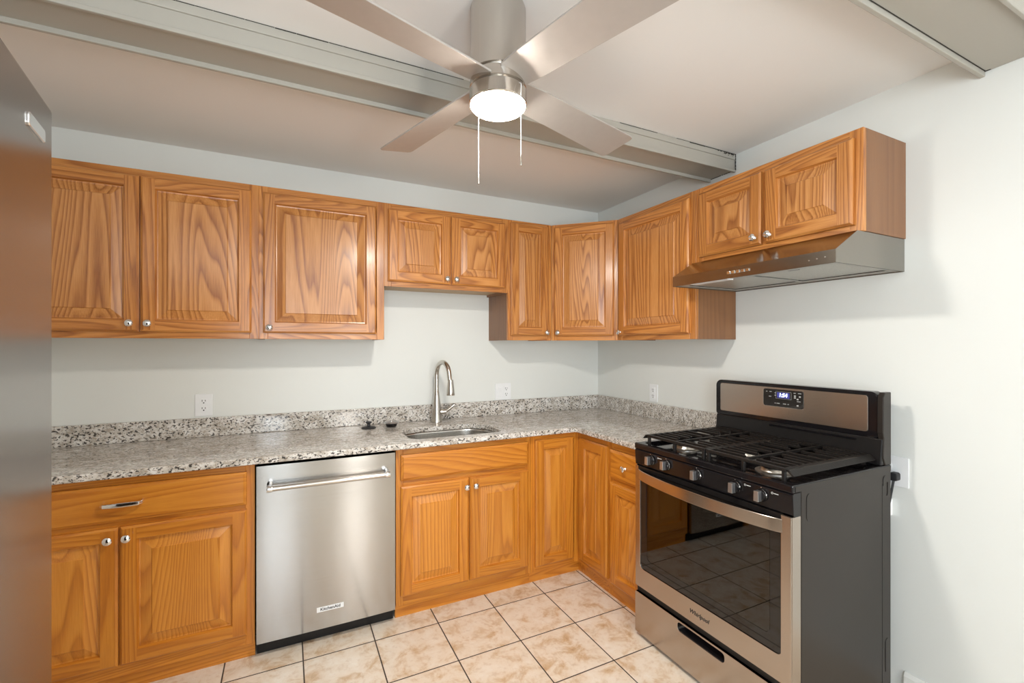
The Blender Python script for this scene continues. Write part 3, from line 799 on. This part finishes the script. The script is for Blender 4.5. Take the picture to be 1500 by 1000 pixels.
# two cast iron grates, each over a left or right burner pair
def grate(xa, xb, outer_side):
    g = MB(); ya, yb = -0.662, -0.172; zt_ = 0.946; h_ = 0.011; b_ = 0.0055
    def bar_x(x0_, x1_, y_, w_=b_): g.box(x0_, x1_, y_ - w_, y_ + w_, zt_ - h_, zt_)
    def bar_y(y0_, y1_, x_, w_=b_): g.box(x_ - w_, x_ + w_, y0_, y1_, zt_ - h_, zt_)
    bar_x(xa, xb, ya, 0.007); bar_x(xa, xb, yb, 0.007); bar_y(ya, yb, xa + .006, 0.007); bar_y(ya, yb, xb - .006, 0.007)
    xm = (xa + xb) / 2; ym = (ya + yb) / 2
    bar_y(ya, yb, xm, 0.005); bar_x(xa, xb, ym, 0.006)
    for cy in (-0.545, -0.275):
        bar_x(xa, xm - 0.028, cy); bar_x(xm + 0.028, xb, cy)
        for dy in (-0.075, -0.037, 0.037, 0.075):
            gap = 0.055 if abs(dy) < 0.05 else 0.022
            if gap: bar_x(xa, xm - gap, cy + dy, 0.0045); bar_x(xm + gap, xb, cy + dy, 0.0045)
            else: bar_x(xa, xb, cy + dy, 0.0045)
    # flared skirt on the outer side and the front
    def skirt_x(xo, s):
        g.prism([(xo, zt_ - 0.002), (xo + s * 0.012, zt_ - 0.002), (xo + s * 0.030, zt_ - 0.020), (xo + s * 0.022, zt_ - 0.022)], 'y', ya - 0.006, yb + 0.006)
    if outer_side < 0: skirt_x(xa + 0.002, -1)
    else: skirt_x(xb - 0.002, 1)
    for xx in (xa + 0.01, xm, xb - 0.01):
        for yy in (ya, yb):
            g.box(xx - 0.006, xx + 0.006, yy - 0.006, yy + 0.006, 0.900 if abs(xx - xm) > 0.02 else 0.8925, zt_ - h_)
    return g.build('grate', 'iron', t, bevel=0.0012, seg=1)
grate(0.045, 0.374, -1); grate(0.379, 0.706, 1)
# backguard
bg = MB(); bg.prism([(-0.160, 0.906), (-0.150, 1.005), (-0.094, 1.005), (-0.094, 0.906)], 'x', 0.004, RW - 0.004)
bgo = bg.build('backguard', 'black_satin', t, bevel=0.003)
co = MB().prism(rrect(-0.004, RW - 0.018, 1.003, 1.184, [0.016, 0.016, 0.03, 0.03], 6), 'y', -0.146, -0.094).build('console', 'black_gloss', bgo, bevel=0.005, seg=3)
MB().prism([(-0.146, 1.008), (-0.152, 1.03), (-0.150, 1.165), (-0.138, 1.183), (-0.094, 1.183), (-0.094, 0.905), (-0.135, 0.905), (-0.150, 0.935)], 'x', RW - 0.020, RW).build('end_cap', 'range_side', bgo, bevel=0.003)
MB().box(0.30, 0.66, -0.158, -0.149, 0.988, 0.996).build('vent_slot', 'black_gloss', bgo)
pl = MB().prism(rrect(0.026, 0.698, 1.026, 1.168, 0.010, 4), 'y', -0.1485, -0.145).build('steel_fascia', 'steel_range', bgo, bevel=0.0008)
dspl = MB().prism(rrect(0.268, 0.452, 1.082, 1.160, 0.008, 4), 'y', -0.1510, -0.148).build('display', 'black_glass', bgo)
rr_ = MB(); pts_ = rrect(0.266, 0.454, 1.080, 1.162, 0.009, 4)
rr_.tube([(a, -0.1495, b) for a, b in pts_[:7] + []] , 0.0012, n=6); rr_.tube([(a, -0.1495, b) for a, b in [pts_[-1], pts_[0]]], 0.0014, n=6)
rr_.build('display_rim', 'chrome', bgo, smooth=True)
MB().box(0.334, 0.392, -0.1514, -0.1508, 1.122, 1.147).build('clock_window', 'display_glow', dspl)
text('clock_digits', '1:54', 0.0245, 'digits', dspl, (0.362, -0.1518, 1.1345), (PI / 2, 0, 0), 0.0003, 0.95, 0.1, bold=0.0003)
mk = MB()
for (xx, zz, ww) in ((0.280, 1.146, 0.007), (0.297, 1.146, 0.011), (0.294, 1.124, 0.012), (0.322, 1.142, 0.008), (0.322, 1.131, 0.008), (0.410, 1.148, 0.010), (0.430, 1.148, 0.014),
                     (0.322, 1.095, 0.006), (0.332, 1.095, 0.014), (0.362, 1.095, 0.014), (0.383, 1.095, 0.006), (0.425, 1.112, 0.016)):
    mk.box(xx, xx + ww, -0.1514, -0.1508, zz, zz + 0.0026)
for i in range(4): mk.box((0.328, 0.328, 0.328, 0.399)[i], (0.399, 0.399, 0.3287, 0.3997)[i], -0.1513, -0.1508, (1.1505, 1.118, 1.118, 1.118)[i], (1.1512, 1.1187, 1.151, 1.151)[i])
for (xx, zz) in ((0.434, 1.132), (0.424, 1.120), (0.424, 1.092), (0.412, 1.134), (0.412, 1.126)): mk.box(xx, xx + 0.008, -0.1513, -0.1508, zz, zz + 0.006)
mk.build('button_marking', 'grey_mark', dspl)

# ------------------------------------------------------------------ range hood
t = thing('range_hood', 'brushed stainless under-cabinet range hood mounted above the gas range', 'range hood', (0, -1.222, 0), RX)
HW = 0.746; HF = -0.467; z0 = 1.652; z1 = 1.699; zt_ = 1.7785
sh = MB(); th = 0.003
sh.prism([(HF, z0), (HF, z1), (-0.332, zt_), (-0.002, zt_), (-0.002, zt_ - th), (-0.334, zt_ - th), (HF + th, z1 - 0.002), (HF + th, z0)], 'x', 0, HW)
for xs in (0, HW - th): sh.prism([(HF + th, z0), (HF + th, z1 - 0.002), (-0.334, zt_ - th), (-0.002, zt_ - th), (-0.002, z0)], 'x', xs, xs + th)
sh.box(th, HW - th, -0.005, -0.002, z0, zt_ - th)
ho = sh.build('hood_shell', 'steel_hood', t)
un_ = MB()
un_.box(th, HW - th, HF + th, HF + 0.060, z0 + 0.004, z0 + 0.007)
un_.box(th, HW - th, -0.05, -0.005, z0 + 0.004, z0 + 0.007)
un_.box(th, 0.03, HF + 0.060, -0.05, z0 + 0.004, z0 + 0.007); un_.box(HW - 0.03, HW - th, HF + 0.060, -0.05, z0 + 0.004, z0 + 0.007)
un_.box(HW / 2 - 0.008, HW / 2 + 0.008, HF + 0.06, -0.05, z0 + 0.004, z0 + 0.007)
un_.build('underside_frame', 'hood_inner', t)
for xa in (0.032, HW / 2 + 0.010):
    fo_ = MB().box(xa, xa + HW / 2 - 0.042, HF + 0.062, -0.052, z0 + 0.009, z0 + 0.014).build('grease_filter', 'filter', t)
    MB().box(xa + 0.15, xa + 0.19, HF + 0.068, HF + 0.080, z0 + 0.005, z0 + 0.0088).build('filter_latch', 'black_satin', fo_)
MB().box(0.10, 0.30, HF + 0.012, HF + 0.052, z0 - 0.001, z0 + 0.0038).build('light_cover', 'white_plastic', t)
for i in range(5):
    MB().prism(rrect(-0.0075, 0.0075, -0.006, 0.006, 0.002, 3), 'y', -0.004, 0).build('push_button', 'chrome', t, (0.319 + i * 0.0225, HF, 1.676), bevel=0.0008)
for i in range(3):
    MB().lathe([(0.0025, 0), (0.0025, 0.001), (0.001, 0.0014)], axis='y', n=12).build('rivet', 'chrome', t, (0.655 + i * 0.028, HF, 1.672 + i * 0.002))

# ------------------------------------------------------------------ outlets
GO = 'white wall outlets'
def plate(t, w_, h_=0.116):
    return MB().prism(rrect(-w_ / 2, w_ / 2, -h_ / 2, h_ / 2, 0.004, 3), 'y', -0.006, -0.0005).build('cover_plate', 'white_plastic', t, bevel=0.0015)
def duplex(t, x, square=False):
    for dz in (0.0195, -0.0195):
        f_ = MB()
        if square: f_.box(x - 0.016, x + 0.016, -0.0085, -0.006, dz - 0.0185, dz + 0.0185)
        else: f_.prism([(x + 0.017 * math.cos(a), dz + max(-0.0135, min(0.0135, 0.017 * math.sin(a)))) for a in [2 * PI * i / 28 for i in range(28)]], 'y', -0.0085, -0.0058)
        r_ = f_.build('receptacle', 'white_plastic', t)
        s_ = MB(); s_.box(x - 0.0085, x - 0.0055, -0.0089, -0.0084, dz - 0.001, dz + 0.009); s_.box(x + 0.0055, x + 0.0082, -0.0089, -0.0084, dz, dz + 0.008)
        s_.lathe([(0.0034, 0.0084), (0.0034, 0.0089)], (x, 0, dz - 0.0075), axis='y', n=12)
        s_.build('slots', 'slot', r_)
t = thing('wall_outlet', 'white duplex wall outlet above the worktop on the far left', 'outlet', (-2.572, 0, 1.047), 0, GO)
plate(t, 0.078); duplex(t, 0)
t = thing('wall_outlet', 'white two-gang plate with switch and outlet, right of the faucet', 'outlet', (-0.821, 0, 1.040), 0, GO)
plate(t, 0.120)
duplex(t, 0.023, True)
sw = MB().box(-0.040, -0.008, -0.0085, -0.006, -0.034, 0.034).build('rocker_switch', 'white_plastic', t, bevel=0.001)
MB().box(-0.036, -0.012, -0.0105, -0.0085, -0.001, 0.030).build('rocker', 'white_plastic', sw, bevel=0.001)
t = thing('wall_outlet', 'white single outlet on the right wall between corner and range', 'outlet', (0, -0.605, 1.048), RX, GO)
plate(t, 0.072); duplex(t, 0, True)
t = thing('wall_outlet', 'white outlet beside the range with a black plug in it', 'outlet', (0, -1.930, 0.862), RX, GO)
plate(t, 0.106, 0.118); duplex(t, -0.018, False)
t = thing('power_cord', 'black range power plug and cord hanging behind the range', 'cord', (0, -1.945, 0.845), RX)
MB().prism(rrect(-0.014, 0.014, -0.016, 0.016, 0.008, 4), 'y', -0.038, -0.0092).build('plug', 'black_rubber', t, bevel=0.003)
MB().tube([(0, -0.03, -0.010), (-0.002, -0.036, -0.04), (-0.012, -0.034, -0.10), (-0.03, -0.03, -0.2), (-0.07, -0.03, -0.40), (-0.12, -0.03, -0.60), (-0.14, -0.03, -0.84)], 0.0045, n=8).build('cord', 'black_rubber', t, smooth=True)
t = thing('white_wall_piece', 'small white plastic piece on the wall below the plug beside the range', 'fitting', (0, -1.917, 0.715), RX)  # small white block on the wall, purpose unidentified
MB().prism(rrect(-0.014, 0.012, -0.034, 0.034, 0.004, 3), 'y', -0.024, -0.0005).build('block', 'white_plastic', t, bevel=0.002)

# ------------------------------------------------------------------ ceiling fan
FX, FY = -1.600, -1.622
t = thing('ceiling_fan', 'brushed nickel flush-mount ceiling fan with four blades and lit globe', 'ceiling fan', (FX, FY, H))
MB().lathe([(0.074, -0.0005), (0.082, -0.006), (0.085, -0.016), (0.085, -0.214), (0.080, -0.216), (0.001, -0.216)], n=48).build('canopy', 'nickel', t, smooth=True)
MB().lathe([(0.078, -0.216), (0.078, -0.219), (0.084, -0.222), (0.086, -0.252), (0.079, -0.256), (0.079, -0.258)], n=48).build('motor_hub', 'nickel', t, smooth=True)
lk = MB().lathe([(0.080, -0.258), (0.087, -0.261), (0.088, -0.300), (0.085, -0.303), (0.083, -0.303)], n=48).build('light_kit', 'nickel', t, smooth=True)
MB().lathe([(0.084, -0.3032), (0.0835, -0.306), (0.078, -0.312), (0.062, -0.319), (0.040, -0.323), (0.018, -0.325), (0.001, -0.3253)], n=48).build('lamp_globe', 'lamp', t, smooth=True)
BZ = -0.236
for k, ang in enumerate((106.2, 16.9, -73.8, 196.9)):
    bmb = MB(); outl = []
    L0, L1 = 0.070, 0.645
    outl = [(L0, -0.052), (L0 + 0.08, -0.058), (L1 - 0.02, -0.072), (L1 - 0.006, -0.069), (L1, -0.058), (L1, 0.058), (L1 - 0.006, 0.069), (L1 - 0.02, 0.072), (L0 + 0.08, 0.058), (L0, 0.052)]
    bmb.prism(outl, 'z', -0.003, 0.003)
    bo = bmb.build('blade', 'blade', t, (0, 0, BZ), bevel=0.0015)
    # pitch about the blade's own length (leading, counter-clockwise edge low), then swing round the hub
    bo.rotation_euler = (Matrix.Rotation(math.radians(ang), 3, 'Z') @ Matrix.Rotation(math.radians(-12), 3, 'X')).to_euler()
for (cx_, cy_, zt2, zb) in ((-1.630, -1.539, 2.085, 1.876), (-1.573, -1.7225, 2.118, 1.879)):
    ch = MB(); dx, dy = cx_ - FX, cy_ - FY
    ch.tube([(dx * 0.92, dy * 0.92, zt2 + 0.005 - H), (dx, dy, zt2 - H), (dx, dy, zb + 0.03 - H)], 0.0007, n=6)
    z = zb + 0.035
    while z < zt2 - 0.004:
        ch.lathe([(0.0003, -0.0012), (0.0012, 0), (0.0003, 0.0012)], (dx, dy, z - H), n=6); z += 0.0045
    co_ = ch.build('pull_chain', 'white_plastic', t, smooth=True)
    MB().lathe([(0.0012, 0.034), (0.0026, 0.030), (0.0022, 0.012), (0.0032, 0.006), (0.0030, 0.001), (0.001, 0)], (dx, dy, zb - H), n=12).build('chain_bob', 'nickel', co_, smooth=True)

# ------------------------------------------------------------------ refrigerator (its face runs along the left edge)
# origin at the front corner farthest from the camera; local -x runs along the front towards the camera's side
t = thing('refrigerator', 'tall stainless steel refrigerator at the left edge of the picture', 'refrigerator', (-2.550, -1.800, 0), math.radians(97))
# local x: from the far corner backwards along the front is -x; local +y points into the left wall
FW = 0.84
MB().box(-FW + 0.01, -0.010, 0.065, 0.655, 0.02, 1.765).build('cabinet', 'range_side', t, bevel=0.004)
for (za, zb) in ((0.62, 1.779), (0.06, 0.612)):
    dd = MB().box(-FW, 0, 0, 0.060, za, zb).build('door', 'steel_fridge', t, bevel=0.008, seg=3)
    if za > 0.5:
        bg_ = MB().prism(rrect(-0.135, -0.055, 1.700, 1.722, 0.006, 4), 'y', -0.003, 0.0005).build('badge', 'chrome', dd, bevel=0.001)
        hn = MB(); hn.tube([(-FW + 0.05, -0.002, 0.75), (-FW + 0.05, -0.045, 0.78), (-FW + 0.05, -0.045, 1.60), (-FW + 0.05, -0.002, 1.63)], 0.012, n=14)
        hn.build('handle', 'nickel', dd, smooth=True)
MB().box(-FW + 0.03, -0.03, 0.03, 0.6, 0, 0.02).build('base_grille', 'black_satin', t)
